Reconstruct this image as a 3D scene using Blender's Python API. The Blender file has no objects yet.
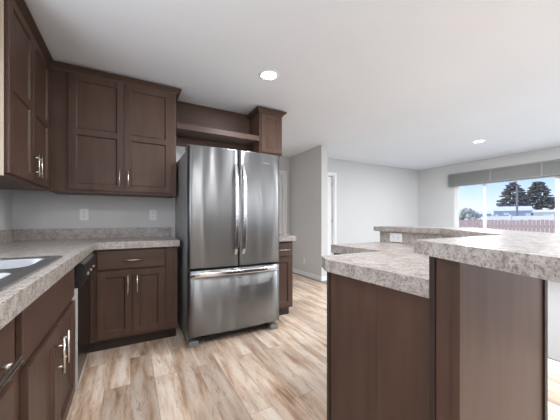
import bpy, bmesh, math, random
from mathutils import Vector, Matrix, noise
PI = math.pi
random.seed(7)
sc = bpy.context.scene
COL = sc.collection

# ------------------------------------------------------------------ camera
cd = bpy.data.cameras.new('camera'); cam = bpy.data.objects.new('camera', cd); COL.objects.link(cam)
cd.sensor_width = 36; cd.sensor_fit = 'HORIZONTAL'; cd.lens = 36*270/560
cd.shift_y = 9.5/560; cd.clip_start = .02; cd.clip_end = 500
cam.location = (0, 0, 1.12); cam.rotation_euler = (PI/2, 0, -math.radians(29))
sc.camera = cam
# ------------------------------------------------------------------ world, sun, lamps, exposure
SKY = 1.12
W = bpy.data.worlds.new('sky'); sc.world = W; W.use_nodes = True
nt = W.node_tree; nt.nodes.clear()
def wn(t, **k):
    n = nt.nodes.new(t)
    for a, b in k.items(): setattr(n, a, b)
    return n
o_ = wn('ShaderNodeOutputWorld'); bg = wn('ShaderNodeBackground'); bg.inputs[1].default_value = SKY
tc = wn('ShaderNodeTexCoord'); sx = wn('ShaderNodeSeparateXYZ'); rp = wn('ShaderNodeValToRGB')
nt.links.new(tc.outputs['Generated'], sx.inputs[0]); nt.links.new(sx.outputs['Z'], rp.inputs[0])
e = rp.color_ramp.elements
e[0].position = 0.0; e[0].color = (.93, .96, 1.0, 1)
e[1].position = .45; e[1].color = (.30, .52, .95, 1)
m1 = e.new(.04); m1.color = (.74, .86, 1.0, 1)
m2 = e.new(.13); m2.color = (.42, .66, 1.0, 1)
nz = wn('ShaderNodeTexNoise'); nz.inputs['Scale'].default_value = 5; nz.inputs['Detail'].default_value = 6
mp = wn('ShaderNodeMapping'); mp.inputs['Scale'].default_value = (1, 1, 4)
nt.links.new(tc.outputs['Generated'], mp.inputs[0]); nt.links.new(mp.outputs[0], nz.inputs[0])
cr = wn('ShaderNodeValToRGB'); cr.color_ramp.elements[0].position = .48; cr.color_ramp.elements[1].position = .68
cr.color_ramp.elements[1].color = (.6, .6, .6, 1)
nt.links.new(nz.outputs[0], cr.inputs[0])
mx = wn('ShaderNodeMixRGB'); mx.inputs[2].default_value = (.95, .97, 1, 1)
nt.links.new(cr.outputs[0], mx.inputs[0]); nt.links.new(rp.outputs[0], mx.inputs[1])
nt.links.new(mx.outputs[0], bg.inputs[0]); nt.links.new(bg.outputs[0], o_.inputs[0])
sl = bpy.data.lights.new('sun', 'SUN'); sl.energy = 3.0; sl.angle = .02; sl.color = (1, .96, .9)
so = bpy.data.objects.new('sun', sl); COL.objects.link(so)
so.rotation_euler = Vector((-.35, .75, .75)).to_track_quat('Z', 'Y').to_euler()
def daylight(loc, rot, w, h, watts):
    L = bpy.data.lights.new('daylight', 'AREA'); L.shape = 'RECTANGLE'; L.size = w; L.size_y = h; L.energy = watts; L.color = (.82, .90, 1)
    o = bpy.data.objects.new('daylight', L); COL.objects.link(o); o.location = loc; o.rotation_euler = rot
daylight((-1.15, 1.07, 1.6), (0, -PI/2, 0), .95, 1.4, 26)          # through the window over the sink
daylight((.45, -3.5, 1.5), (PI/2, 0, 0), 1.45, 1.1, 16)            # through the rear windows
daylight((4.3, -3.5, 1.1), (PI/2, 0, 0), 2.1, 1.9, 30)
daylight((7.2, -.85, 1.25), (0, PI/2, 0), 1.4, 3.4, 40)           # through the next living room window
CEIL = 2.475
LAMP_W = 18.0                       # watts of each recessed lamp
LAMP_COL = (.97, .985, 1)
sc.view_settings.view_transform = 'Standard'; sc.view_settings.look = 'None'
sc.view_settings.exposure = 0.17; sc.view_settings.gamma = 1.0; sc.view_settings.use_curve_mapping = False
sc.cycles.use_denoising = True; sc.cycles.max_bounces = 10; sc.cycles.diffuse_bounces = 6
sc.cycles.sample_clamp_indirect = 6
sc.cycles.caustics_reflective = False; sc.cycles.caustics_refractive = False

# ------------------------------------------------------------------ materials
MAT = {}
def srgb(r, g, b):
    f = lambda c: (c/255/12.92 if c/255 <= .04045 else ((c/255+.055)/1.055)**2.4)
    return (f(r), f(g), f(b), 1)
class NT:
    def __init__(s, name):
        m = bpy.data.materials.new(name); m.use_nodes = True; s.m = m; s.t = m.node_tree
        s.b = s.t.nodes['Principled BSDF']; MAT[name] = m
    def n(s, t, **k):
        x = s.t.nodes.new(t)
        for a, b in k.items(): setattr(x, a, b)
        return x
    def l(s, a, b): s.t.links.new(a, b)
    def set(s, **k):
        for a, b in k.items(): s.b.inputs[a.replace('_', ' ')].default_value = b
    def coords(s, scale=(1, 1, 1), kind='Object', rot=(0, 0, 0)):
        c = s.n('ShaderNodeTexCoord'); mp = s.n('ShaderNodeMapping')
        mp.inputs['Scale'].default_value = scale; mp.inputs['Rotation'].default_value = rot
        s.l(c.outputs[kind], mp.inputs[0]); return mp.outputs[0]
    def noise(s, co, scale, detail=3, rough=.5):
        x = s.n('ShaderNodeTexNoise'); x.inputs['Scale'].default_value = scale
        x.inputs['Detail'].default_value = detail; x.inputs['Roughness'].default_value = rough
        s.l(co, x.inputs[0]); return x.outputs[0]
    def ramp(s, f, stops):
        x = s.n('ShaderNodeValToRGB'); el = x.color_ramp.elements
        while len(el) < len(stops): el.new(.5)
        for q, (p, c) in zip(el, stops): q.position = p; q.color = c
        s.l(f, x.inputs[0]); return x.outputs[0]
    def mix(s, f, a, b, mode='MIX'):
        x = s.n('ShaderNodeMixRGB', blend_type=mode)
        for i, v in ((0, f), (1, a), (2, b)):
            if isinstance(v, (int, float, tuple)): x.inputs[i].default_value = v
            else: s.l(v, x.inputs[i])
        return x.outputs[0]
    def bump(s, h, strength=.2, dist=.002):
        x = s.n('ShaderNodeBump'); x.inputs['Strength'].default_value = strength; x.inputs['Distance'].default_value = dist
        s.l(h, x.inputs['Height']); s.l(x.outputs[0], s.b.inputs['Normal'])
def plain(name, col, rough=.5, metal=0, spec=.5):
    q = NT(name); q.set(Base_Color=col, Roughness=rough, Metallic=metal, Specular_IOR_Level=spec); return q.m
def g(v): return (v, v, v, 1)

def painted(name, col, bs=.12):
    q = NT(name); co = q.coords()
    n = q.noise(co, 90, 3); q.bump(n, bs, .003)
    v = q.noise(co, 1.3, 2)
    q.l(q.mix(v, tuple(c*.97 for c in col[:3])+(1,), tuple(min(1, c*1.03) for c in col[:3])+(1,)), q.b.inputs['Base Color'])
    q.set(Roughness=.85, Specular_IOR_Level=.25); return q.m
painted('wall_paint', (.60, .60, .595, 1))
painted('ceiling_paint', (.83, .85, .875, 1), .3)
plain('trim_white', g(.80), .45)
plain('plastic_white', g(.78), .4)
plain('vinyl_white', g(.85), .4)

def wood(name, a, b, rough=.38, along='Z'):
    q = NT(name)
    co = q.coords({'Z': (7, 7, 1), 'X': (1, 7, 7), 'Y': (7, 1, 7)}[along])
    n1 = q.noise(co, 2.2, 5, .55); n2 = q.noise(q.coords((1, 1, 1)), 2.2, 3)
    c = q.ramp(n1, [(.3, a), (.7, b)])
    c = q.mix(q.ramp(n2, [(.35, g(.78)), (.65, g(1.12))]), g(0), c, 'MIX') if False else q.mix(1.0, c, q.ramp(n2, [(.3, g(.82)), (.7, g(1.0))]), 'MULTIPLY')
    q.l(c, q.b.inputs['Base Color']); q.set(Roughness=rough+.06, Specular_IOR_Level=.32)
    q.bump(n1, .06, .001); return q.m
DK = (.074, .040, .028, 1); LT = (.106, .061, .044, 1)
wood('cabinet_wood', DK, LT); wood('cabinet_wood_level', DK, LT, along='X')
wood('cabinet_wood_depth', DK, LT, along='Y')
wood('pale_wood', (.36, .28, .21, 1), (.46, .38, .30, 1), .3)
wood('cabinet_edge', (.03, .019, .015, 1), (.05, .033, .027, 1), .42)
plain('cabinet_inside', (.05, .033, .026, 1), .6)

# speckled laminate
q = NT('laminate'); co = q.coords()
big = q.noise(co, 24, 5, .62); mid = q.noise(co, 80, 4, .65); fine = q.noise(co, 170, 2, .6)
c = q.ramp(big, [(.30, (.27, .225, .195, 1)), (.5, (.41, .365, .33, 1)), (.68, (.49, .455, .425, 1))])
c = q.mix(q.ramp(mid, [(.50, g(0)), (.66, g(.75))]), c, (.18, .15, .145, 1))
c = q.mix(q.ramp(fine, [(.57, g(0)), (.65, g(.75))]), c, (.14, .12, .13, 1))
c = q.mix(q.ramp(fine, [(.30, g(.7)), (.38, g(0))]), c, (.58, .55, .51, 1))
q.l(c, q.b.inputs['Base Color']); q.set(Roughness=.27, Specular_IOR_Level=.5)

# vinyl planks, running along Y
q = NT('vinyl_plank')
br = q.n('ShaderNodeTexBrick'); br.offset = .37; br.offset_frequency = 2
br.inputs['Scale'].default_value = 1; br.inputs['Brick Width'].default_value = 1.05; br.inputs['Row Height'].default_value = .15
br.inputs['Mortar Size'].default_value = .0012; br.inputs['Mortar Smooth'].default_value = .2
br.inputs['Color1'].default_value = g(0); br.inputs['Color2'].default_value = g(1); br.inputs['Mortar'].default_value = g(.5)
q.l(q.coords(rot=(0, 0, PI/2)), br.inputs['Vector'])
off = q.n('ShaderNodeVectorMath', operation='SCALE'); off.inputs['Scale'].default_value = 37
q.l(br.outputs['Color'], off.inputs[0])
add = q.n('ShaderNodeVectorMath', operation='ADD'); q.l(q.coords((9, 1.2, 1)), add.inputs[0]); q.l(off.outputs[0], add.inputs[1])
gr = q.noise(add.outputs[0], 1.6, 7, .62)
add2 = q.n('ShaderNodeVectorMath', operation='ADD'); q.l(q.coords((26, 5, 1)), add2.inputs[0]); q.l(off.outputs[0], add2.inputs[1])
gr2 = q.noise(add2.outputs[0], 1.5, 5, .7)
c = q.ramp(gr, [(.30, (.33, .20, .13, 1)), (.40, (.56, .40, .285, 1)), (.50, (.74, .585, .46, 1)), (.64, (.86, .76, .66, 1))])
c = q.mix(q.ramp(gr2, [(.56, g(0)), (.68, g(.55))]), c, (.29, .185, .125, 1))
tone = q.ramp(br.outputs['Color'], [(0, (.70, .67, .65, 1)), (.5, (.95, .92, .90, 1)), (1, (1.1, 1.1, 1.1, 1))])
c = q.mix(1.0, c, tone, 'MULTIPLY')
c = q.mix(q.ramp(br.outputs['Fac'], [(0, g(0)), (1, g(.45))]), c, (.16, .11, .08, 1))
q.l(c, q.b.inputs['Base Color']); q.set(Roughness=.33, Specular_IOR_Level=.5); q.bump(gr2, .05, .001)

q = NT('carpet'); co = q.coords(); n = q.noise(co, 160, 4, .7)
q.l(q.ramp(n, [(.3, (.22, .215, .21, 1)), (.7, (.40, .39, .385, 1))]), q.b.inputs['Base Color'])
q.set(Roughness=1, Specular_IOR_Level=.1); q.bump(n, .8, .01)

# brushed stainless: fine brushing plus the gentle waves of thin sheet metal
q = NT('stainless'); q.set(Base_Color=(.27, .275, .28, 1), Metallic=1)
br_ = q.noise(q.coords((260, 260, 2)), 1, 2)
q.l(q.ramp(br_, [(0, g(.36)), (1, g(.40))]), q.b.inputs['Roughness'])
wv = q.noise(q.coords((7, 7, .45)), 1, 1, .3); q.bump(wv, 1.0, .025)
tg = q.n('ShaderNodeTangent'); tg.direction_type = 'RADIAL'; tg.axis = 'Z'; q.l(tg.outputs[0], q.b.inputs['Tangent'])
q.set(Anisotropic=.85, Anisotropic_Rotation=.25)
plain('steel_handle', g(.72), .22, 1)
plain('nickel', (.74, .70, .66, 1), .24, 1)
q = NT('sink_steel'); q.set(Base_Color=g(.30), Metallic=1, Roughness=.45)
plain('sink_rim_steel', g(.50), .3, 1)
plain('fridge_side', g(.34), .45, .3)
plain('dark_plastic', g(.02), .35); plain('light_plastic', g(.5), .4); plain('gasket', g(.03), .7); plain('grey_plastic', g(.22), .5)
plain('black_gloss', g(.012), .25)
plain('dishwasher_steel', (.10, .085, .08, 1), .3, 1)
plain('slot_dark', g(.05), .5)
plain('fabric_grey', (.17, .17, .168, 1), .8); plain('fabric_grey_light', (.225, .225, .223, 1), .8)
q = NT('lamp_glow'); q.set(Base_Color=g(.9), Emission_Color=(1, .97, .93, 1), Emission_Strength=6)
q = NT('glass'); t = q.t; t.nodes.remove(q.b); tr = q.n('ShaderNodeBsdfTransparent'); gl = q.n('ShaderNodeBsdfGlossy')
gl.inputs['Roughness'].default_value = .02; ms = q.n('ShaderNodeMixShader'); ms.inputs[0].default_value = .05
q.l(tr.outputs[0], ms.inputs[1]); q.l(gl.outputs[0], ms.inputs[2]); q.l(ms.outputs[0], t.nodes['Material Output'].inputs[0])
# outdoors
q = NT('ground'); n = q.noise(q.coords(), .8, 6)
q.l(q.ramp(n, [(.3, (.55, .52, .47, 1)), (.7, (.75, .73, .70, 1))]), q.b.inputs['Base Color']); q.set(Roughness=1)
plain('fence_wood', (.50, .35, .32, 1), .8); plain('fence_white', g(.85), .6)
plain('siding_blue', (.40, .46, .60, 1), .7); plain('roof_pale', (.74, .72, .80, 1), .6)
plain('siding_cream', (.74, .70, .62, 1), .7); plain('bark', (.12, .10, .10, 1), .9)
q = NT('needles'); n = q.noise(q.coords(), 1.2, 5)
q.l(q.ramp(n, [(.35, (.07, .08, .09, 1)), (.7, (.19, .185, .18, 1))]), q.b.inputs['Base Color']); q.set(Roughness=.9)
plain('twigs', (.40, .40, .38, 1), .9); plain('pole_wood', (.22, .20, .22, 1), .8)
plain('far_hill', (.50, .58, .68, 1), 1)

# ------------------------------------------------------------------ mesh helpers
def box(bm, x0, x1, y0, y1, z0, z1, bev=0):
    r = bmesh.ops.create_cube(bm, size=1)
    vs = r['verts']
    for v in vs:
        v.co = Vector(((x0+x1)/2+v.co.x*(x1-x0), (y0+y1)/2+v.co.y*(y1-y0), (z0+z1)/2+v.co.z*(z1-z0)))
    if bev:
        es = list({e for v in vs for e in v.link_edges})
        bmesh.ops.bevel(bm, geom=es, offset=bev, segments=2, affect='EDGES', profile=.5)
def slab(bm, outer, z0, z1, holes=()):
    edges = []; loops = []
    for lp in [outer]+list(holes):
        vs = [bm.verts.new((p[0], p[1], z0)) for p in lp]; loops.append(vs)
        for i in range(len(vs)): edges.append(bm.edges.new((vs[i], vs[(i+1) % len(vs)])))
    r = bmesh.ops.triangle_fill(bm, use_beauty=True, use_dissolve=False, edges=edges)
    fs = [f for f in r['geom'] if isinstance(f, bmesh.types.BMFace)]
    ex = bmesh.ops.extrude_face_region(bm, geom=fs)
    for v in [v for v in ex['geom'] if isinstance(v, bmesh.types.BMVert)]: v.co.z = z1
    bmesh.ops.recalc_face_normals(bm, faces=bm.faces)
def tube(bm, pts, r, seg=10, cap=True):
    pts = [Vector(p) for p in pts]; rings = []
    for i, p in enumerate(pts):
        d = (pts[min(i+1, len(pts)-1)]-pts[max(i-1, 0)]).normalized()
        a = d.cross(Vector((0, 0, 1)))
        if a.length < .1: a = d.cross(Vector((1, 0, 0)))
        a.normalize(); b = d.cross(a).normalized()
        rr = r[i] if isinstance(r, (list, tuple)) else r
        rings.append([bm.verts.new(p+a*math.cos(t)*rr+b*math.sin(t)*rr) for t in [2*PI*k/seg for k in range(seg)]])
    for A, B in zip(rings, rings[1:]):
        for k in range(seg): bm.faces.new((A[k], A[(k+1) % seg], B[(k+1) % seg], B[k]))
    if cap: bm.faces.new(rings[0][::-1]); bm.faces.new(rings[-1])
def disc(bm, c, r, axis='Z', seg=24, h=.003, r2=None):
    r2 = r if r2 is None else r2; A = []; B = []
    for k in range(seg):
        t = 2*PI*k/seg; u, v = math.cos(t), math.sin(t)
        def pt(rr, o):
            return {'Z': (c[0]+u*rr, c[1]+v*rr, c[2]+o), 'Y': (c[0]+u*rr, c[1]+o, c[2]+v*rr), 'X': (c[0]+o, c[1]+u*rr, c[2]+v*rr)}[axis]
        A.append(bm.verts.new(pt(r, 0))); B.append(bm.verts.new(pt(r2, h)))
    for k in range(seg): bm.faces.new((A[k], A[(k+1) % seg], B[(k+1) % seg], B[k]))
    bm.faces.new(A[::-1]); bm.faces.new(B)
def wloc(o):
    p = Vector((0, 0, 0))
    while o is not None: p += o.location; o = o.parent
    return p
def obj(name, bm, mat, parent=None, base=None, smooth=False, label=None):
    me = bpy.data.meshes.new(name)
    bmesh.ops.recalc_face_normals(bm, faces=bm.faces)
    org = wloc(parent) if parent is not None else (Vector(base) if base else Vector((0, 0, 0)))
    for v in bm.verts: v.co -= org
    bm.to_mesh(me); bm.free()
    me.materials.append(MAT[mat])
    if smooth:
        for p in me.polygons: p.use_smooth = True
    o = bpy.data.objects.new(name, me); COL.objects.link(o)
    if parent is not None: o.parent = parent
    else: o.location = org
    if label: o['label'] = label
    return o
def B(name, mat, boxes, parent=None, bev=0, **k):
    bm = bmesh.new()
    for b in boxes: box(bm, *b, bev=bev)
    return obj(name, bm, mat, parent, **k)
def struct(o): o['kind'] = 'structure'; return o
def tag(o, label, cat, group=None):
    o['label'] = label; o['category'] = cat
    if group: o['group'] = group
    return o
def thing(name, label, cat, loc, group=None):
    o = bpy.data.objects.new(name, None); COL.objects.link(o); o.location = loc; o.empty_display_size = .1
    return tag(o, label, cat, group)
class Fr:
    """A cabinet face: u runs along it, n points out of it."""
    def __init__(s, kind, plane): s.k = kind; s.p = plane
    def b(s, u0, u1, n0, n1, z0, z1):
        if s.k == 'back': return (u0, u1, s.p-n1, s.p-n0, z0, z1)      # faces -Y, u = X
        if s.k == 'left': return (s.p+n0, s.p+n1, u0, u1, z0, z1)      # faces +X, u = Y
        if s.k == 'front': return (u0, u1, s.p+n0, s.p+n1, z0, z1)     # faces +Y, u = X
        if s.k == 'right': return (s.p-n1, s.p-n0, u0, u1, z0, z1)     # faces -X, u = Y
    def pt(s, u, n, z):
        return {'back': (u, s.p-n, z), 'left': (s.p+n, u, z), 'front': (u, s.p+n, z), 'right': (s.p-n, u, z)}[s.k]
def shaker(fr, u0, u1, z0, z1, parent, name='door', mid=None, fw=.055, th=.019):
    bm = bmesh.new()
    bx = lambda *a, bev=.0012: box(bm, *fr.b(*a), bev=bev)
    bx(u0, u0+fw, 0, th, z0, z1); bx(u1-fw, u1, 0, th, z0, z1)
    bx(u0+fw, u1-fw, 0, th, z0, z0+fw); bx(u0+fw, u1-fw, 0, th, z1-fw, z1)
    spans = [(z0+fw, z1-fw)]
    if mid:
        bx(u0+fw, u1-fw, 0, th, mid-fw/2, mid+fw/2); spans = [(z0+fw, mid-fw/2), (mid+fw/2, z1-fw)]
    for a, b_ in spans:
        box(bm, *fr.b(u0+fw-.004, u1-fw+.004, 0, .007, a-.004, b_+.004))
        o = [(u0+fw, a), (u1-fw, a), (u1-fw, b_), (u0+fw, b_)]; w = .009
        i = [(u0+fw+w, a+w), (u1-fw-w, a+w), (u1-fw-w, b_-w), (u0+fw+w, b_-w)]
        O = [bm.verts.new(fr.pt(u, th-.003, z)) for u, z in o]; I = [bm.verts.new(fr.pt(u, .0072, z)) for u, z in i]
        for k in range(4): bm.faces.new((O[k], O[(k+1) % 4], I[(k+1) % 4], I[k]))
    return obj(name, bm, 'cabinet_wood', parent)
def flat_front(fr, u0, u1, z0, z1, parent, name='drawer_front', th=.019):
    bm = bmesh.new(); box(bm, *fr.b(u0, u1, 0, th, z0, z1), bev=.003)
    return obj(name, bm, 'cabinet_wood_level' if fr.k in ('back', 'front') else 'cabinet_wood_depth', parent)
def handle(fr, u, z0, z1, parent, level=False, n0=.019, r=.0055, out=.034):
    """bar pull with two posts; vertical at u from z0 to z1, or level from u=z0 to u=z1 at height u."""
    bm = bmesh.new()
    if not level:
        tube(bm, [fr.pt(u, n0+out, z0), fr.pt(u, n0+out, z1)], r)
        for z in (z0+.03, z1-.03): tube(bm, [fr.pt(u, n0-.002, z), fr.pt(u, n0+out, z)], r*.8)
    else:
        z = u
        tube(bm, [fr.pt(z0, n0+out, z), fr.pt(z1, n0+out, z)], r)
        for w in (z0+.03, z1-.03): tube(bm, [fr.pt(w, n0-.002, z), fr.pt(w, n0+out, z)], r*.8)
    return obj('handle', bm, 'nickel', parent, smooth=True, label='brushed nickel bar handle')
def carcass(fr, u0, u1, depth, z0, z1, parent, mat='cabinet_wood', top=True, frame=.02, name='body', low=None):
    """sides, back, bottom, optional top, front rails behind the doors"""
    t = .016; zs = low or z1       # low: sides and back stop under a sink basin
    bs = [fr.b(u0, u0+t, -depth, -.018 if low else 0, z0, zs), fr.b(u1-t, u1, -depth, -.018 if low else 0, z0, zs),
                    fr.b(u0+t, u1-t, -depth, -depth+.01, z0, zs), fr.b(u0+t, u1-t, -depth+.01, 0, z0, z0+t),
                    fr.b(u0 if low else u0+t, u1 if low else u1-t, -.018, 0, z0+t, z1)]
    if top: bs.append(fr.b(u0+t, u1-t, -depth+.01, -.018, z1-t, z1))
    return B(name, mat, bs, parent)
def crown(pts, z0, z1, parent):
    """crown moulding: swept profile along a polyline; pts = [(x, y, outx, outy)] where out is the mitre direction"""
    prof = [(0, z0), (.008, z0), (.012, z0+.012), (.034, z1-.018), (.042, z1-.014), (.046, z1-.012), (.046, z1), (0, z1)]
    bm = bmesh.new(); rings = []
    for x, y, ox, oy in pts: rings.append([bm.verts.new((x+ox*n, y+oy*n, z)) for n, z in prof])
    m = len(prof)
    for A, C in zip(rings, rings[1:]):
        for k in range(m): bm.faces.new((A[k], A[(k+1) % m], C[(k+1) % m], C[k]))
    bm.faces.new(rings[0][::-1]); bm.faces.new(rings[-1])
    return obj('crown_molding', bm, 'cabinet_wood_level', parent)

# ------------------------------------------------------------------ the room
XL, YB, XR, YF, YH, YR = -.925, 3.28, 6.95, 4.68, 5.03, -3.3
T = .12
def wall_with_holes(name, axis, p, q_, u0, u1, z1, holes):
    """axis 'X': the wall stands between x=p and x=q_ and runs in Y; holes = [(u0,u1,z0,z1)]"""
    bs = []; us = sorted({u0, u1, *[h[0] for h in holes], *[h[1] for h in holes]})
    for a, b_ in zip(us, us[1:]):
        hs = [h for h in holes if h[0] <= a and h[1] >= b_]
        zs = [(0, z1)]
        for h in hs: zs = [(0, h[2]), (h[3], z1)]
        for c0, c1 in zs:
            if c1-c0 > .001: bs.append((p, q_, a, b_, c0, c1) if axis == 'X' else (a, b_, p, q_, c0, c1))
    return struct(B(name, 'wall_paint', bs))
bm = bmesh.new(); box(bm, XL-T, 2.95, YR-T, 6.4, -.08, 0); f = struct(obj('floor', bm, 'vinyl_plank'))
bm = bmesh.new(); box(bm, 2.95, XR+T, YR-T, 6.4, -.08, .006); f = struct(obj('floor_carpet', bm, 'carpet'))
bm = bmesh.new(); box(bm, XL-T, XR+T, YR-T, 6.4, CEIL, CEIL+.1); struct(obj('ceiling', bm, 'ceiling_paint'))
WS = (.35, 1.80, 1.10, 2.08)          # window over the sink
WL = (1.86, 3.735, .78, 2.0)          # living room window
WN = (-2.6, .9, .5, 2.0)
wall_with_holes('wall_left', 'X', XL-T, XL, YR-T, YB+T, CEIL, [WS])
wall_with_holes('wall_window', 'X', XR, XR+T, YR-T, 6.4, CEIL, [WL, WN])
wall_with_holes('wall_rear', 'Y', YR-T, YR, XL, XR, CEIL, [(-.3, 1.2, .9, 2.05), (3.2, 5.4, .1, 2.1)])
struct(B('wall_back', 'wall_paint', [(XL, 1.70, YB, YB+T, 0, CEIL)]))
struct(B('wall_pantry', 'wall_paint', [(1.58, 1.70, YB+T, YH, 0, CEIL)]))
wall_with_holes('wall_hallway', 'Y', YH, YH+T, 1.58, 3.17, CEIL, [(2.02, 2.88, 0, 2.09)])
struct(B('wall_partition', 'wall_paint', [(3.03, 3.17, 3.915, YH, 0, CEIL)]))
wall_with_holes('wall_far', 'Y', YF, YF+T, 3.17, XR, CEIL, [(3.24, 3.97, 0, 2.10)])
struct(B('wall_bedroom', 'wall_paint', [(1.58, XR, 6.28, 6.4, 0, CEIL)]))
# baseboards
def baseboard(n, b_): struct(B(n, 'trim_white', [b_], bev=.003))
baseboard('baseboard_partition', (3.017, 3.03, 3.902, YH, 0, .085))
baseboard('baseboard_partition_end', (3.03, 3.183, 3.902, 3.915, 0, .085))
baseboard('baseboard_far', (4.06, XR-.013, YF-.013, YF, 0, .09))
baseboard('baseboard_window', (XR-.013, XR, YR+.013, YF-.013, 0, .09))
baseboard('baseboard_rear', (XL, 3.1, YR, YR+.013, 0, .085))
# door casings + slabs
def casing(x0, x1, y, z, name, wdt=.075):
    struct(B(name, 'trim_white', [(x0-wdt, x0, y-.018, y, 0, z+wdt), (x1, x1+wdt, y-.018, y, 0, z+wdt), (x0, x1, y-.018, y, z, z+wdt),
                                  (x0, x0+.018, y, y+T, 0, z), (x1-.018, x1, y, y+T, 0, z), (x0+.018, x1-.018, y, y+T, z-.018, z)], bev=.002))
casing(3.24, 3.97, YF, 2.10, 'trim_1', .06)
casing(2.02, 2.88, YH, 2.09, 'trim_2')
def door_slab(name, b_, knob, mat='trim_white'):
    d = struct(B(name, mat, [b_], bev=.003)); bm = bmesh.new()
    tube(bm, [knob, (knob[0], knob[1]-.05, knob[2])], [.012, .012], 12)
    bmesh.ops.create_uvsphere(bm, u_segments=14, v_segments=8, radius=.027, matrix=Matrix.Translation((knob[0], knob[1]-.055, knob[2])))
    obj('door_knob', bm, 'nickel', d, smooth=True); return d
d1 = door_slab('door_1', (3.262, 3.948, YF+.05, YF+.09, .012, 2.078), (3.33, YF+.05, .95))
d2 = door_slab('door_2', (2.042, 2.858, YH+.05, YH+.09, .008, 2.068), (2.12, YH+.05, .95))
bm = bmesh.new()
for z in (.25, 1.09, 1.9): box(bm, 3.932, 3.952, YF+.028, YF+.049, z-.045, z+.045, bev=.002)
obj('hinge', bm, 'nickel', d1)

def window_unit(name, fr, u0, u1, z0, z1, mulls, inset=.05, fw=.05):
    """frame and panes set in the opening; fr faces into the room, n negative goes outwards"""
    t = [fr.b(u0, u0+fw, -inset-.05, -inset+.01, z0, z1), fr.b(u1-fw, u1, -inset-.05, -inset+.01, z0, z1),
         fr.b(u0+fw, u1-fw, -inset-.05, -inset+.01, z0, z0+fw), fr.b(u0+fw, u1-fw, -inset-.05, -inset+.01, z1-fw, z1)]
    for m in mulls: t.append(fr.b(m-.028, m+.028, -inset-.045, -inset+.005, z0+fw, z1-fw))
    w = struct(B(name, 'vinyl_white', t, bev=.004))
    B('pane', 'glass', [fr.b(u0+fw-.01, u1-fw+.01, -inset-.024, -inset-.018, z0+fw-.01, z1-fw+.01)], w)
    return w
def stool(name, fr, u0, u1, z0, z1, cw=.0):
    bs = [fr.b(u0-.02, u1+.02, -.10, .02, z0-.02, z0)]
    struct(B(name, 'trim_white', bs, bev=.003))
fwin = Fr('right', XR); fsink = Fr('left', XL); frear = Fr('front', YR)
window_unit('window_1', fwin, *WL, [3.10], fw=.075); stool('trim_3', fwin, *WL)
window_unit('window_2', fsink, *WS, [1.07]); stool('trim_4', fsink, *WS)
window_unit('window_3', fwin, *WN, [-.85])
window_unit('window_4', frear, -.3, 1.2, .9, 2.05, [.45]); window_unit('window_5', frear, 3.2, 5.4, .1, 2.1, [4.3])

# ------------------------------------------------------------------ recessed ceiling lamps
def can_light(x, y, label=None, power=1.0):
    t = thing('recessed_light', label or 'unseen round white recessed light added to light the room', 'light', (x, y, CEIL), 'recessed ceiling lights')
    bm = bmesh.new()                                    # trim ring
    pr = [(.098, 0), (.096, -.006), (.078, -.009), (.070, -.003), (.070, 0)]
    rs = [[bm.verts.new((x+math.cos(2*PI*k/32)*r, y+math.sin(2*PI*k/32)*r, CEIL+z)) for k in range(32)] for r, z in pr]
    for A, C in zip(rs, rs[1:]):
        for k in range(32): bm.faces.new((A[k], A[(k+1) % 32], C[(k+1) % 32], C[k]))
    obj('trim_ring', bm, 'plastic_white', t, smooth=True)
    bm = bmesh.new(); disc(bm, (x, y, CEIL-.001), .069, h=-.003, seg=32); obj('lens', bm, 'lamp_glow', t, label='glowing white lens')
    L = bpy.data.lights.new('lamp', 'AREA'); L.shape = 'DISK'; L.size = .13; L.energy = LAMP_W*power*(1.6 if x > 2.8 else .80); L.color = LAMP_COL
    lo = bpy.data.objects.new('lamp', L); COL.objects.link(lo); lo.parent = t; lo.location = (0, 0, -.008)
can_light(1.138, 2.266, 'round recessed light glowing in the ceiling in front of the refrigerator')
can_light(5.27, 2.42, 'round recessed light glowing in the far ceiling near the living room window', 1.9)
for x, y, p in ((.25, .55, 1), (1.7, .3, 1), (-.1, -1.3, 1.2), (1.9, -1.6, 1.2), (3.6, -1.2, 1.6), (5.5, -.3, 2), (5.4, -2.3, 2), (3.75, .75, 1.8)):
    can_light(x, y, None, p)  # unseen recessed lamps, added out of view to brighten the rooms

# ------------------------------------------------------------------ left wall: base units
FL = -.305; fl = Fr('left', FL); fb = Fr('back', 2.70); DEP = FL-XL
CT0, CT1 = .872, .930
def toe(parent, b_): B('toe_kick', 'cabinet_edge', [b_], parent)
# near drawer unit
t = thing('drawer_cabinet', 'dark brown drawer base cabinet with long bar pull, nearest under left countertop', 'cabinet', (-.6, .7, 0))
carcass(fl, .45, 1.055, DEP-.01, .10, CT0-.001, t, top=False, low=.73); toe(t, (XL+.02, FL-.07, .45, 1.055, 0, .10))
for z0, z1 in ((.70, .852), (.42, .665), (.125, .40)):
    d = flat_front(fl, .475, 1.032, z0, z1, t, 'drawer')
    handle(fl, .755 if z1 > .8 else z1-.08, .56, .945, d, level=True, r=.0085)
# sink base
t = thing('sink_cabinet', 'dark brown two-door base cabinet under the sink with paired bar handles', 'cabinet', (-.6, 1.55, 0))
carcass(fl, 1.058, 1.985, DEP-.01, .10, CT0-.001, t, top=False, low=.73); toe(t, (XL+.02, FL-.07, 1.058, 1.985, 0, .10))
flat_front(fl, 1.10, 1.965, .672, .852, t, 'false_drawer_front')
for u0, u1, hu in ((1.135, 1.53, 1.48), (1.535, 1.965, 1.575)):
    d = shaker(fl, u0, u1, .115, .648, t, th=.023); handle(fl, hu, .455, .605, d, r=.006)
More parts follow.
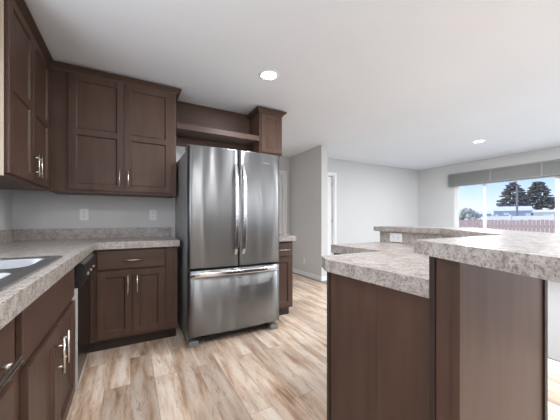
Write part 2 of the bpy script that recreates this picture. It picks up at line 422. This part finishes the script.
# dishwasher
t = thing('dishwasher', 'dishwasher with black control panel and dark steel door beside the sink cabinet', 'dishwasher', (-.6, 2.29, 0))
B('body', 'dark_plastic', [(XL+.03, FL-.005, 2.0, 2.595, .10, .868)], t)
B('door', 'dishwasher_steel', [(FL-.003, FL+.025, 2.0, 2.595, .115, .705)], t, bev=.003, label='dark reflecting steel door')
B('door_edge', 'light_plastic', [(FL+.000, FL+.030, 1.988, 1.999, .10, .71)], t, bev=.001, label='bright silver door edge')
bm = bmesh.new()
pr = [(FL-.003, .865), (FL+.035, .865), (FL+.062, .845), (FL+.070, .80), (FL+.062, .735), (FL+.045, .712), (FL-.003, .712)]
A = [bm.verts.new((x, 1.992, z)) for x, z in pr]; C = [bm.verts.new((x, 2.597, z)) for x, z in pr]
for k in range(len(pr)): bm.faces.new((A[k], A[(k+1) % len(pr)], C[(k+1) % len(pr)], C[k]))
bm.faces.new(A[::-1]); bm.faces.new(C)
cp = obj('control_panel', bm, 'black_gloss', t, label='black protruding control panel')
for y in (2.12, 2.27, 2.42):
    bm = bmesh.new(); disc(bm, (FL+.066, y, .775), .011, 'X', 14, .007); obj('button', bm, 'steel_handle', cp, label='small silver button')
B('toe_kick', 'dark_plastic', [(XL+.03, FL-.07, 2.0, 2.595, 0, .10)], t)
# corner base unit on the back wall
t = thing('base_cabinet', 'dark brown base cabinet with one drawer over two doors, left of the refrigerator', 'cabinet', (.02, 2.95, 0))
carcass(fb, -.285, .388, .57, .10, CT0-.001, t, top=False)
B('filler', 'cabinet_wood', [(XL+.02, -.286, 2.60, 2.70, .10, CT0-.001)], t)
toe(t, (XL+.02, .385, 2.76, 3.27, 0, .10))
d = flat_front(fb, -.241, .276, .699, .852, t, 'drawer'); handle(fb, .771, -.065, .10, d, level=True)
d = shaker(fb, -.241, .0155, .122, .683, t); handle(fb, -.018, .475, .64, d)
d = shaker(fb, .0195, .276, .122, .683, t); handle(fb, .052, .475, .64, d)
B('filler_stile', 'cabinet_wood', [(.296, .388, 2.694, 2.70, .10, CT0-.001)], t)
# countertop L with backsplash
def rrect(x0, x1, y0, y1, r, seg=6):
    out = []
    for cx, cy, a in ((x1-r, y1-r, 0), (x0+r, y1-r, 90), (x0+r, y0+r, 180), (x1-r, y0+r, 270)):
        for k in range(seg+1):
            an = math.radians(a+90*k/seg); out.append((cx+r*math.cos(an), cy+r*math.sin(an)))
    return out
ct = thing('countertop', 'L-shaped speckled beige laminate countertop holding the sink', 'countertop', (XL, YB, CT0))
bm = bmesh.new()
slab(bm, [(XL+.002, .35), (-.256, .35), (-.256, 2.654), (.402, 2.654), (.402, YB-.002), (XL+.002, YB-.002)], CT0, CT1,
     [rrect(-.82, -.33, .94, 1.735, .04)])
obj('worktop', bm, 'laminate', ct)
B('backsplash', 'laminate', [(XL+.022, .402, YB-.022, YB-.002, CT1, 1.032), (XL+.002, XL+.022, .35, YB-.002, CT1, 1.032)], ct)
# sink
t = thing('sink', 'double-basin stainless steel sink set in the left countertop', 'sink', (-.6, 1.43, CT1))
HB = [(-.78, -.352, 1.375, 1.705), (-.78, -.352, .965, 1.30)]
bm = bmesh.new(); slab(bm, rrect(-.855, -.300, .915, 1.758, .035), CT1+.0005, CT1+.006, [rrect(*h, .06) for h in HB])
obj('rim', bm, 'sink_rim_steel', t, label='flat darker steel rim')
for h in HB:
    bm = bmesh.new(); rings = []
    for dz, s, r in ((.0055, .002, .06), (-.006, -.004, .058), (-.12, -.014, .055), (-.155, -.026, .05), (-.168, -.055, .04), (-.17, -.12, .02)):
        rings.append([bm.verts.new((x, y, CT1+dz)) for x, y in rrect(h[0]-s, h[1]+s, h[2]-s, h[3]+s, r)])
    n = len(rings[0])
    for A, C in zip(rings, rings[1:]):
        for k in range(n): bm.faces.new((A[k], A[(k+1) % n], C[(k+1) % n], C[k]))
    bm.faces.new(rings[-1])
    bs_ = obj('basin', bm, 'sink_steel', t, smooth=True)
    bm = bmesh.new(); disc(bm, ((h[0]+h[1])/2, (h[2]+h[3])/2, CT1-.1699), .04, h=.004, r2=.034); obj('drain', bm, 'nickel', bs_)

# ------------------------------------------------------------------ wall units
UB, UT = 1.362, 2.43
FU = -.609; fu = Fr('left', FU)
t = thing('wall_cabinet', 'tall dark brown two-door wall cabinet on the left wall above the sink side', 'cabinet', (-.75, 2.45, UB))
carcass(fu, 2.035, 2.945, FU-XL-.002, UB, UT, t)
for u0, u1, hu in ((2.05, 2.475, 2.44), (2.479, 2.903, 2.514)):
    d = shaker(fu, u0, u1, 1.382, 2.40, t, mid=1.895); handle(fu, hu+.02, 1.42, 1.58, d)
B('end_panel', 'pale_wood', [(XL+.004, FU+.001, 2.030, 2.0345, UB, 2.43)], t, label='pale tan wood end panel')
crown([(XL+.002, 2.035, 0, -1), (FU, 2.035, 1, -1), (FU, 2.905, 1, 1e-6)], 2.405, 2.455, t)
fbU = Fr('back', 2.949)
t = thing('wall_cabinet', 'dark brown two-door wall cabinet on the back wall left of the refrigerator', 'cabinet', (0, 3.1, UB))
carcass(fbU, FU+.002, .412, YB-2.949-.002, UB, UT, t)
for u0, u1, hu in ((-.471, -.0545, -.088), (-.0505, .366, -.017)):
    d = shaker(fbU, u0, u1, 1.382, 2.40, t, mid=1.895); handle(fbU, hu, 1.42, 1.58, d)
crown([(FU+.002, 2.949, 0, -1), (.412, 2.949, 1, -1), (.412, YB-.002, 1, 0)], 2.405, 2.455, t)
# over-refrigerator open shelf and narrow column
t = thing('shelf_unit', 'dark brown open shelf built over the top of the refrigerator', 'shelf', (.88, 3.1, 1.96))
B('back_panel', 'cabinet_wood_level', [(.462, 1.352, YB-.02, YB-.002, 1.965, CEIL-.001)], t)
B('shelf', 'cabinet_wood_level', [(.416, 1.352, 2.95, YB-.021, 2.062, 2.122)], t, bev=.002)
t = thing('wall_cabinet', 'narrow dark brown wall cabinet high above the refrigerator right side', 'cabinet', (1.5, 3.1, 1.92))
carcass(fbU, 1.354, 1.662, YB-2.949-.002, 1.92, UT, t)
shaker(fbU, 1.372, 1.650, 1.935, 2.395, t)
crown([(1.354, YB-.002, -1, 0), (1.354, 2.949, -1, -1), (1.662, 2.949, 1, -1), (1.662, YB-.002, 1, 0)], 2.405, 2.455, t)
# narrow base unit right of the refrigerator
t = thing('base_cabinet', 'narrow dark brown base cabinet with drawer and door, right of the refrigerator', 'cabinet', (1.5, 2.95, 0))
carcass(fb, 1.37, 1.665, .57, .10, CT0-.001, t, top=False); toe(t, (1.37, 1.65, 2.76, 3.27, 0, .10))
d = flat_front(fb, 1.385, 1.650, .699, .852, t, 'drawer'); handle(fb, .775, 1.44, 1.60, d, level=True)
shaker(fb, 1.385, 1.650, .122, .683, t)
t = thing('countertop', 'small speckled laminate countertop right of the refrigerator', 'countertop', (1.5, YB, CT0))
B('worktop', 'laminate', [(1.362, 1.685, 2.652, YB-.002, CT0, CT1)], t, bev=.001)
B('backsplash', 'laminate', [(1.362, 1.685, YB-.022, YB-.002, CT1, 1.032)], t)

# ------------------------------------------------------------------ refrigerator
t = thing('refrigerator', 'stainless steel french-door refrigerator with bottom freezer drawer', 'refrigerator', (.885, 2.85, 0))
X0, X1, YD = .437, 1.333, 2.412
B('body', 'fridge_side', [(X0+.004, X1-.004, 2.50, 3.22, .035, 1.745)], t, bev=.006, label='grey painted steel body')
B('gasket', 'gasket', [(X0+.015, X1-.015, 2.478, 2.501, .10, 1.74)], t)
def curved_front(x0, x1, z0, z1, name):
    bm = bmesh.new(); n = 18; fr_, bk = [], []
    def yf(x):
        s = (x-X0)/(X1-X0)*2-1
        return YD-.024*(1-s*s)
    xs = [x0+(x1-x0)*k/n for k in range(n+1)]
    ring = []
    for x in xs:
        e_ = min(1, min(x-x0, x1-x)/.008); y = yf(x)+.008*(1-e_)**2
        ring.append((x, y))
    for z, o in ((z0, .006), (z0+.005, 0), (z1-.005, 0), (z1, .006)):
        fr_.append([bm.verts.new((x, y+o, z)) for x, y in ring]); bk.append([bm.verts.new((x0, 2.477, z)), bm.verts.new((x1, 2.477, z))])
    for a in range(3):
        for k in range(n): bm.faces.new((fr_[a][k], fr_[a][k+1], fr_[a+1][k+1], fr_[a+1][k]))
        bm.faces.new((fr_[a][n], bk[a][1], bk[a+1][1], fr_[a+1][n])); bm.faces.new((bk[a][0], fr_[a][0], fr_[a+1][0], bk[a+1][0]))
        bm.faces.new((bk[a][1], bk[a][0], bk[a+1][0], bk[a+1][1]))
    bm.faces.new(fr_[3]+bk[3][::-1]); bm.faces.new(fr_[0][::-1]+bk[0])
    o = obj(name, bm, 'stainless', t)
    for p in o.data.polygons: p.use_smooth = abs(p.normal.z) < .3 and p.normal.y < -.8
    return o
XS = .889
dl = curved_front(X0, XS-.003, .690, 1.768, 'door'); dr = curved_front(XS+.003, X1, .690, 1.768, 'door')
fz = curved_front(X0, X1, .095, .672, 'freezer_drawer')
def bow_handle(pts, w, th, wdir, parent):
    """flat bowed bar: pts centre line, width along wdir"""
    bm = bmesh.new(); rs = []; wd = Vector(wdir)
    for i, p in enumerate(pts):
        p = Vector(p); d = (Vector(pts[min(i+1, len(pts)-1)])-Vector(pts[max(0, i-1)])).normalized(); nn = d.cross(wd).normalized()
        rs.append([bm.verts.new(p+wd*w*a+nn*th*b) for a, b in ((-.5, -.25), (-.3, -.5), (.3, -.5), (.5, -.25), (.5, .25), (.3, .5), (-.3, .5), (-.5, .25))])
    for A, C in zip(rs, rs[1:]):
        for k in range(8): bm.faces.new((A[k], A[(k+1) % 8], C[(k+1) % 8], C[k]))
    bm.faces.new(rs[0][::-1]); bm.faces.new(rs[-1])
    return obj('handle', bm, 'steel_handle', parent, smooth=False, label='bowed polished steel handle')
for x, par in ((XS-.038, dl), (XS+.038, dr)):
    pts = []
    for k in range(17):
        s = k/16; bow = math.sin(PI*s)**.6
        pts.append((x, 2.382-.058*bow, .80+.83*s))
    bow_handle(pts, .030, .016, (1, 0, 0), par)
pts = []
for k in range(25):
    s = k/24; bow = math.sin(PI*s)**.5
    xx = X0+.02+.855*s; sd = (xx-X0)/(X1-X0)*2-1
    pts.append((xx, YD-.024*(1-sd*sd)+.006-.055*bow, .643-.018*(1-bow)))
bow_handle(pts, .038, .016, (0, 0, 1), fz)
for x0, x1 in ((X0+.005, X0+.09), (X1-.09, X1-.005)):
    B('foot', 'grey_plastic', [(x0, x1, 2.435, 2.56, 0, .05)], t, bev=.006, label='grey plastic levelling foot')
    B('hinge_cover', 'grey_plastic', [(x0, x1, 2.47, 2.60, 1.7455, 1.785)], t, bev=.006)
B('grille', 'dark_plastic', [(X0+.09, X1-.09, 2.50, 2.53, .02, .09)], t)
fc = bpy.data.curves.new('badge', 'FONT'); fc.body = 'Whirlpool'; fc.size = .018; fc.extrude = .0008; fc.align_x = 'CENTER'
fo = bpy.data.objects.new('badge', fc); COL.objects.link(fo)
dg = bpy.context.evaluated_depsgraph_get(); me = bpy.data.meshes.new_from_object(fo.evaluated_get(dg)); bpy.data.objects.remove(fo)
me.name = 'badge'; me.materials.clear(); me.materials.append(MAT['light_plastic'])
bo = bpy.data.objects.new('badge', me); COL.objects.link(bo); bo.parent = dr; bo.location = Vector((1.175, 2.3935, 1.668))-wloc(dr)
bo.rotation_euler = (PI/2, 0, math.radians(4.3)); bo['label'] = 'small raised chrome maker name'

# ------------------------------------------------------------------ island: low cabinets, counter, knee wall, bar
t = thing('island_cabinet', 'dark brown island end cabinet with flat side panel facing the kitchen', 'cabinet', (1.1, .8, 0))
bm = bmesh.new(); slab(bm, [(.848, .505), (.848, 1.03), (.895, 1.105), (1.345, 1.105), (1.345, .575), (1.325, .555), (1.272, .505)], .10, CT0-.001); obj('body', bm, 'cabinet_wood', t)
B('side_panel', 'cabinet_wood', [(.836, .8475, .505, .735, 0, CT0-.001), (.836, .8475, .7355, 1.010, 0, CT0-.001)], t, bev=.0008)
B('corner_trim', 'cabinet_edge', [(.829, .851, 1.010, 1.030, 0, CT0-.001)], t, bev=.001)
toe(t, (.87, 1.32, .99, 1.04, 0, .10))
ff = Fr('front', 1.105); shaker(ff, .91, 1.11, .122, .683, t); shaker(ff, 1.114, 1.31, .122, .683, t); flat_front(ff, .91, 1.31, .699, .852, t, 'drawer')
t = thing('island_cabinet', 'dark brown island cabinet under the farther counter wing below the bar', 'cabinet', (1.6, 1.3, 0))
bm = bmesh.new(); slab(bm, [(1.35, .600), (1.35, 1.595), (1.885, 1.595), (1.885, 1.12)], .10, CT0-.001); obj('body', bm, 'cabinet_wood', t)
fr2 = Fr('right', 1.35); shaker(fr2, 1.14, 1.36, .122, .683, t); shaker(fr2, 1.364, 1.585, .122, .683, t); flat_front(fr2, 1.14, 1.585, .699, .852, t, 'drawer')
toe(t, (1.40, 1.88, 1.15, 1.59, 0, .10))
t = thing('island_countertop', 'angled lower island countertop of speckled laminate with short backsplash under the bar', 'countertop', (1.4, 1, CT0))
bm = bmesh.new(); slab(bm, [(.82, .502), (.82, 1.03), (.875, 1.13), (1.33, 1.13), (1.33, 1.605), (1.889, 1.605), (1.889, 1.093), (1.298, .502)], CT0, CT1)
obj('worktop', bm, 'laminate', t)
BZ0, BZ1 = 1.021, 1.060
bm = bmesh.new(); slab(bm, [(1.890, 1.62), (1.890, 1.092), (1.300, .502), (1.324, .502), (1.907, 1.085), (1.907, 1.62)], CT1+.0005, BZ0-.0005)
obj('backsplash', bm, 'laminate', t)
t = thing('bar_wall', 'dark brown panelled knee wall carrying the raised breakfast bar', 'bar', (1.5, .9, 0))
bm = bmesh.new(); slab(bm, [(.812, .422), (1.400, .422), (2.06, 1.082), (2.06, 1.64), (1.909, 1.64), (1.909, 1.084), (1.326, .501), (.812, .501)], 0, BZ0-.0005)
obj('core', bm, 'cabinet_edge', t)
B('end_panel', 'cabinet_wood', [(.806, .812, .434, .486, 0, BZ0-.0005)], t)
B('end_trim', 'cabinet_edge', [(.799, .816, .484, .5015, 0, BZ0-.0005)], t, bev=.001)
B('corner_trim', 'cabinet_wood', [(.797, .822, .412, .434, 0, BZ0-.0005)], t, bev=.002)
B('outer_panel', 'cabinet_wood', [(.822, 1.376, .415, .422, 0, BZ0-.0005)], t, label='smooth brown panel facing the living room')
B('outer_trim', 'cabinet_edge', [(1.376, 1.402, .408, .422, 0, BZ0-.0005)], t, bev=.001)
t = thing('bar_countertop', 'raised breakfast bar countertop of speckled laminate in the right foreground', 'countertop', (1.5, .8, BZ0))
bm = bmesh.new(); slab(bm, [(.734, .506), (.587, .157), (.545, .05), (1.23, .05), (2.20, 1.02), (2.20, 1.672), (1.865, 1.672), (1.865, 1.092), (1.279, .506)], BZ0, BZ1)
obj('bar_top', bm, 'laminate', t)

# ------------------------------------------------------------------ outlets
def outlet(fr, u, z, label, level=False):
    p0 = fr.pt(u, 0, z); t = thing('wall_outlet', label, 'outlet', p0, 'wall outlets')
    w, h = (.058, .036) if level else (.036, .058)
    B('cover_plate', 'plastic_white', [fr.b(u-w, u+w, .0005, .006, z-h, z+h)], t, bev=.002)
    for s in (-1, 1):
        du, dz = (s*.021, 0) if level else (0, s*.021)
        r = B('socket', 'plastic_white', [fr.b(u+du-.014, u+du+.014, .006, .0085, z+dz-.014, z+dz+.014)], t, bev=.002)
        sl_ = [(a, b_) for a, b_ in ((-.006, .004), (.006, .004), (0, -.007))]
        B('slot', 'slot_dark', [fr.b(u+du+a-.0013, u+du+a+.0013, .0085, .009, z+dz+b_-.004, z+dz+b_+.004) for a, b_ in sl_], r)
fk = Fr('back', YB)
outlet(fk, -.401, 1.17, 'white wall outlet left of two above the back counter')
outlet(fk, .218, 1.17, 'white wall outlet above the back counter nearest the refrigerator')
outlet(Fr('right', 3.03), 4.46, .295, 'small white wall outlet low on the grey hallway partition')
outlet(Fr('right', 1.890), 1.46, .974, 'white sideways outlet on the island backsplash under the bar', True)

# ------------------------------------------------------------------ window valance
VY0, VY1, VZ0, VZ1 = 1.70, 3.81, 1.935, 2.225
t = thing('window_valance', 'grey panelled valance box over the living room window', 'valance', (XR, 2.8, VZ0))
B('box', 'fabric_grey', [(XR-.10, XR-.001, VY0, VY1, VZ0, VZ1)], t)
bars = [(XR-.112, XR-.10, VY0, VY1, VZ1-.028, VZ1), (XR-.112, XR-.10, VY0, VY1, VZ0, VZ0+.022)]
for y in (VY1-.018, 2.92, 2.075, VY0+.018): bars.append((XR-.112, XR-.10, y-.02, y+.02, VZ0+.022, VZ1-.028))
B('frame', 'fabric_grey_light', bars, t, bev=.002)

# ------------------------------------------------------------------ outdoors
GZ = -.7
bm = bmesh.new(); box(bm, XR+T, 220, -60, 160, GZ-.2, GZ); struct(obj('ground', bm, 'ground'))
def D(px, d, z=0):
    """ground point seen at column px of the photograph, d metres deep"""
    th = math.radians(29); u = (px-280)/270
    return (d*(math.sin(th)+u*math.cos(th)), d*(math.cos(th)-u*math.sin(th)), z)
t = thing('picket_fence', 'reddish brown wooden picket fence right outside the living room window', 'fence', (14, 6, GZ))
bm = bmesh.new(); y = 2.0; pick = []
pk = []
FX = 14.0
while y < 9.5:
    h = 1.10+random.uniform(-.015, .015)
    bm = bmesh.new(); box(bm, FX, FX+.02, y, y+.105, GZ, h); obj('picket', bm, 'fence_wood', t); y += .128
for z in (-.3, .8): B('rail', 'fence_wood', [(FX+.02, FX+.06, 2.0, 9.6, z, z+.09)], t)
t = thing('vinyl_fence', 'long white board fence behind the picket fence', 'fence', (32, 12, GZ))
B('boards', 'fence_white', [(32, 32.06, 0, 30, GZ+.05, 1.45)], t)
for k in range(11): B('post', 'fence_white', [(31.95, 32.1, 3*k-.08, 3*k+.08, GZ, 1.6)], t)
def house(label, px0, px1, d, zw, zr, mat, roofmat, wins):
    a = Vector(D(px0, d)); b_ = Vector(D(px1, d)); n = (a+b_).normalized(); u = Vector((n.y, -n.x, 0))
    L = (b_-a).dot(u); a = (a+b_)/2-u*L/2
    t = thing('house', label, 'house', (a.x, a.y, GZ), 'houses beyond the fences')
    dp = 7
    def P(s, w, z): q_ = a+u*s+n*w; return (q_.x, q_.y, z)
    def prism(pts, mat, name, par):
        bm = bmesh.new(); vs = [bm.verts.new(p) for p in pts]
        for f_ in ((0, 1, 2, 3), (4, 7, 6, 5), (0, 4, 5, 1), (1, 5, 6, 2), (2, 6, 7, 3), (3, 7, 4, 0)): bm.faces.new([vs[i] for i in f_])
        return obj(name, bm, mat, par)
    wl = prism([P(0, 0, GZ), P(L, 0, GZ), P(L, dp, GZ), P(0, dp, GZ), P(0, 0, zw), P(L, 0, zw), P(L, dp, zw), P(0, dp, zw)], mat, 'wall', t)
    prism([P(-.3, -.4, zw), P(L+.3, -.4, zw), P(L+.3, dp+.4, zw), P(-.3, dp+.4, zw), P(-.1, dp/2-.1, zr), P(L+.1, dp/2-.1, zr), P(L+.1, dp/2+.1, zr), P(-.1, dp/2+.1, zr)], roofmat, 'roof', t)
    for s0, s1, z0, z1 in wins:
        prism([P(L*s0, -.06, z0), P(L*s1, -.06, z0), P(L*s1, .02, z0), P(L*s0, .02, z0), P(L*s0, -.06, z1), P(L*s1, -.06, z1), P(L*s1, .02, z1), P(L*s0, .02, z1)], 'vinyl_white', 'window', t)
house('pale blue one-storey house with whitish roof seen through the window', 493, 531, 64, 3.2, 4.35, 'siding_blue', 'roof_pale', [(.05, .12, .9, 2.3), (.28, .42, 2.2, 2.7), (.85, .97, 1, 2.6)])
house('low cream building right of the pale blue house', 533, 566, 54, 2.6, 3.2, 'siding_cream', 'roof_pale', [(.3, .6, 1.6, 2.3)])
house('distant blue building at the left side of the window', 474, 491, 75, 2.7, 3.6, 'siding_blue', 'roof_pale', [(.4, .55, 1, 2)])
px = D(517, 48); bm = bmesh.new(); tube(bm, [(px[0], px[1], GZ), (px[0], px[1], 7.2)], [.17, .14], 12)
tag(obj('utility_pole', bm, 'pole_wood', base=(px[0], px[1], GZ)), 'dark wooden utility pole in front of the trees', 'pole')
def pine(px_, d, h, w, label):
    x, y, _ = D(px_, d); t = thing('pine_tree', label, 'tree', (x, y, GZ), 'pine trees beyond the houses')
    bm = bmesh.new(); tube(bm, [(x, y, GZ), (x, y, GZ+h*.93)], [.45, .06], 10); obj('trunk', bm, 'bark', t)
    bm = bmesh.new()
    for k in range(330):
        s = random.random()**.85; z = GZ+h*(.16+.82*s)
        r = w*(math.sin(PI*min(1, (1-s)*1.0+.06)*.62))**.9*random.uniform(.55, 1.05)
        a = random.random()*2*PI; c = Vector((x+math.cos(a)*r, y+math.sin(a)*r, z+random.uniform(-.3, .3)))
        rad = random.uniform(.45, .95)*(1.15-.5*s)
        m = Matrix.Translation(c) @ Matrix.Rotation(a, 4, 'Z') @ Matrix.Diagonal((1.5, .9, .42, 1))
        r_ = bmesh.ops.create_icosphere(bm, subdivisions=2, radius=rad, matrix=m)
        for v in r_['verts']:
            v.co += Vector((random.uniform(-1, 1), random.uniform(-1, 1), random.uniform(-1, 1)))*rad*.22
    obj('foliage', bm, 'needles', t)
pine(513, 90, 14.3, 3.6, 'dark pine tree behind the utility pole')
pine(538, 96, 15.5, 4.6, 'dark broad pine tree right of the utility pole')
x, y, _ = D(467, 26); bm = bmesh.new()
for k in range(160):
    a = random.random()*2*PI; s = random.random(); r = 1.5*math.sqrt(random.random())*math.sin(PI*(.25+.7*s)); c = Vector((x+math.cos(a)*r, y+math.sin(a)*r, GZ+.2+2.6*s))
    r_ = bmesh.ops.create_icosphere(bm, subdivisions=1, radius=random.uniform(.12, .26), matrix=Matrix.Translation(c))
    for v in r_['verts']: v.co += Vector((random.uniform(-1, 1), random.uniform(-1, 1), random.uniform(-1, 1)))*.08
tag(obj('bare_bush', bm, 'twigs', base=(x, y, GZ)), 'greyish bare bush seen through the left window pane', 'bush')
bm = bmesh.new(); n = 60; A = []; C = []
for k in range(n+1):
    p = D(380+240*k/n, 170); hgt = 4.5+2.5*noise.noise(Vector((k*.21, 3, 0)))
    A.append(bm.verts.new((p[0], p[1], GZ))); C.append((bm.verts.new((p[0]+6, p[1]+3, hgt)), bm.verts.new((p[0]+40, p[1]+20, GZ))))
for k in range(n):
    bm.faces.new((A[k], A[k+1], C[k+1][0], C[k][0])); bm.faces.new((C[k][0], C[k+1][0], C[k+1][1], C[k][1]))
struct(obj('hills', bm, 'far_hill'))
bpy.context.view_layer.update()
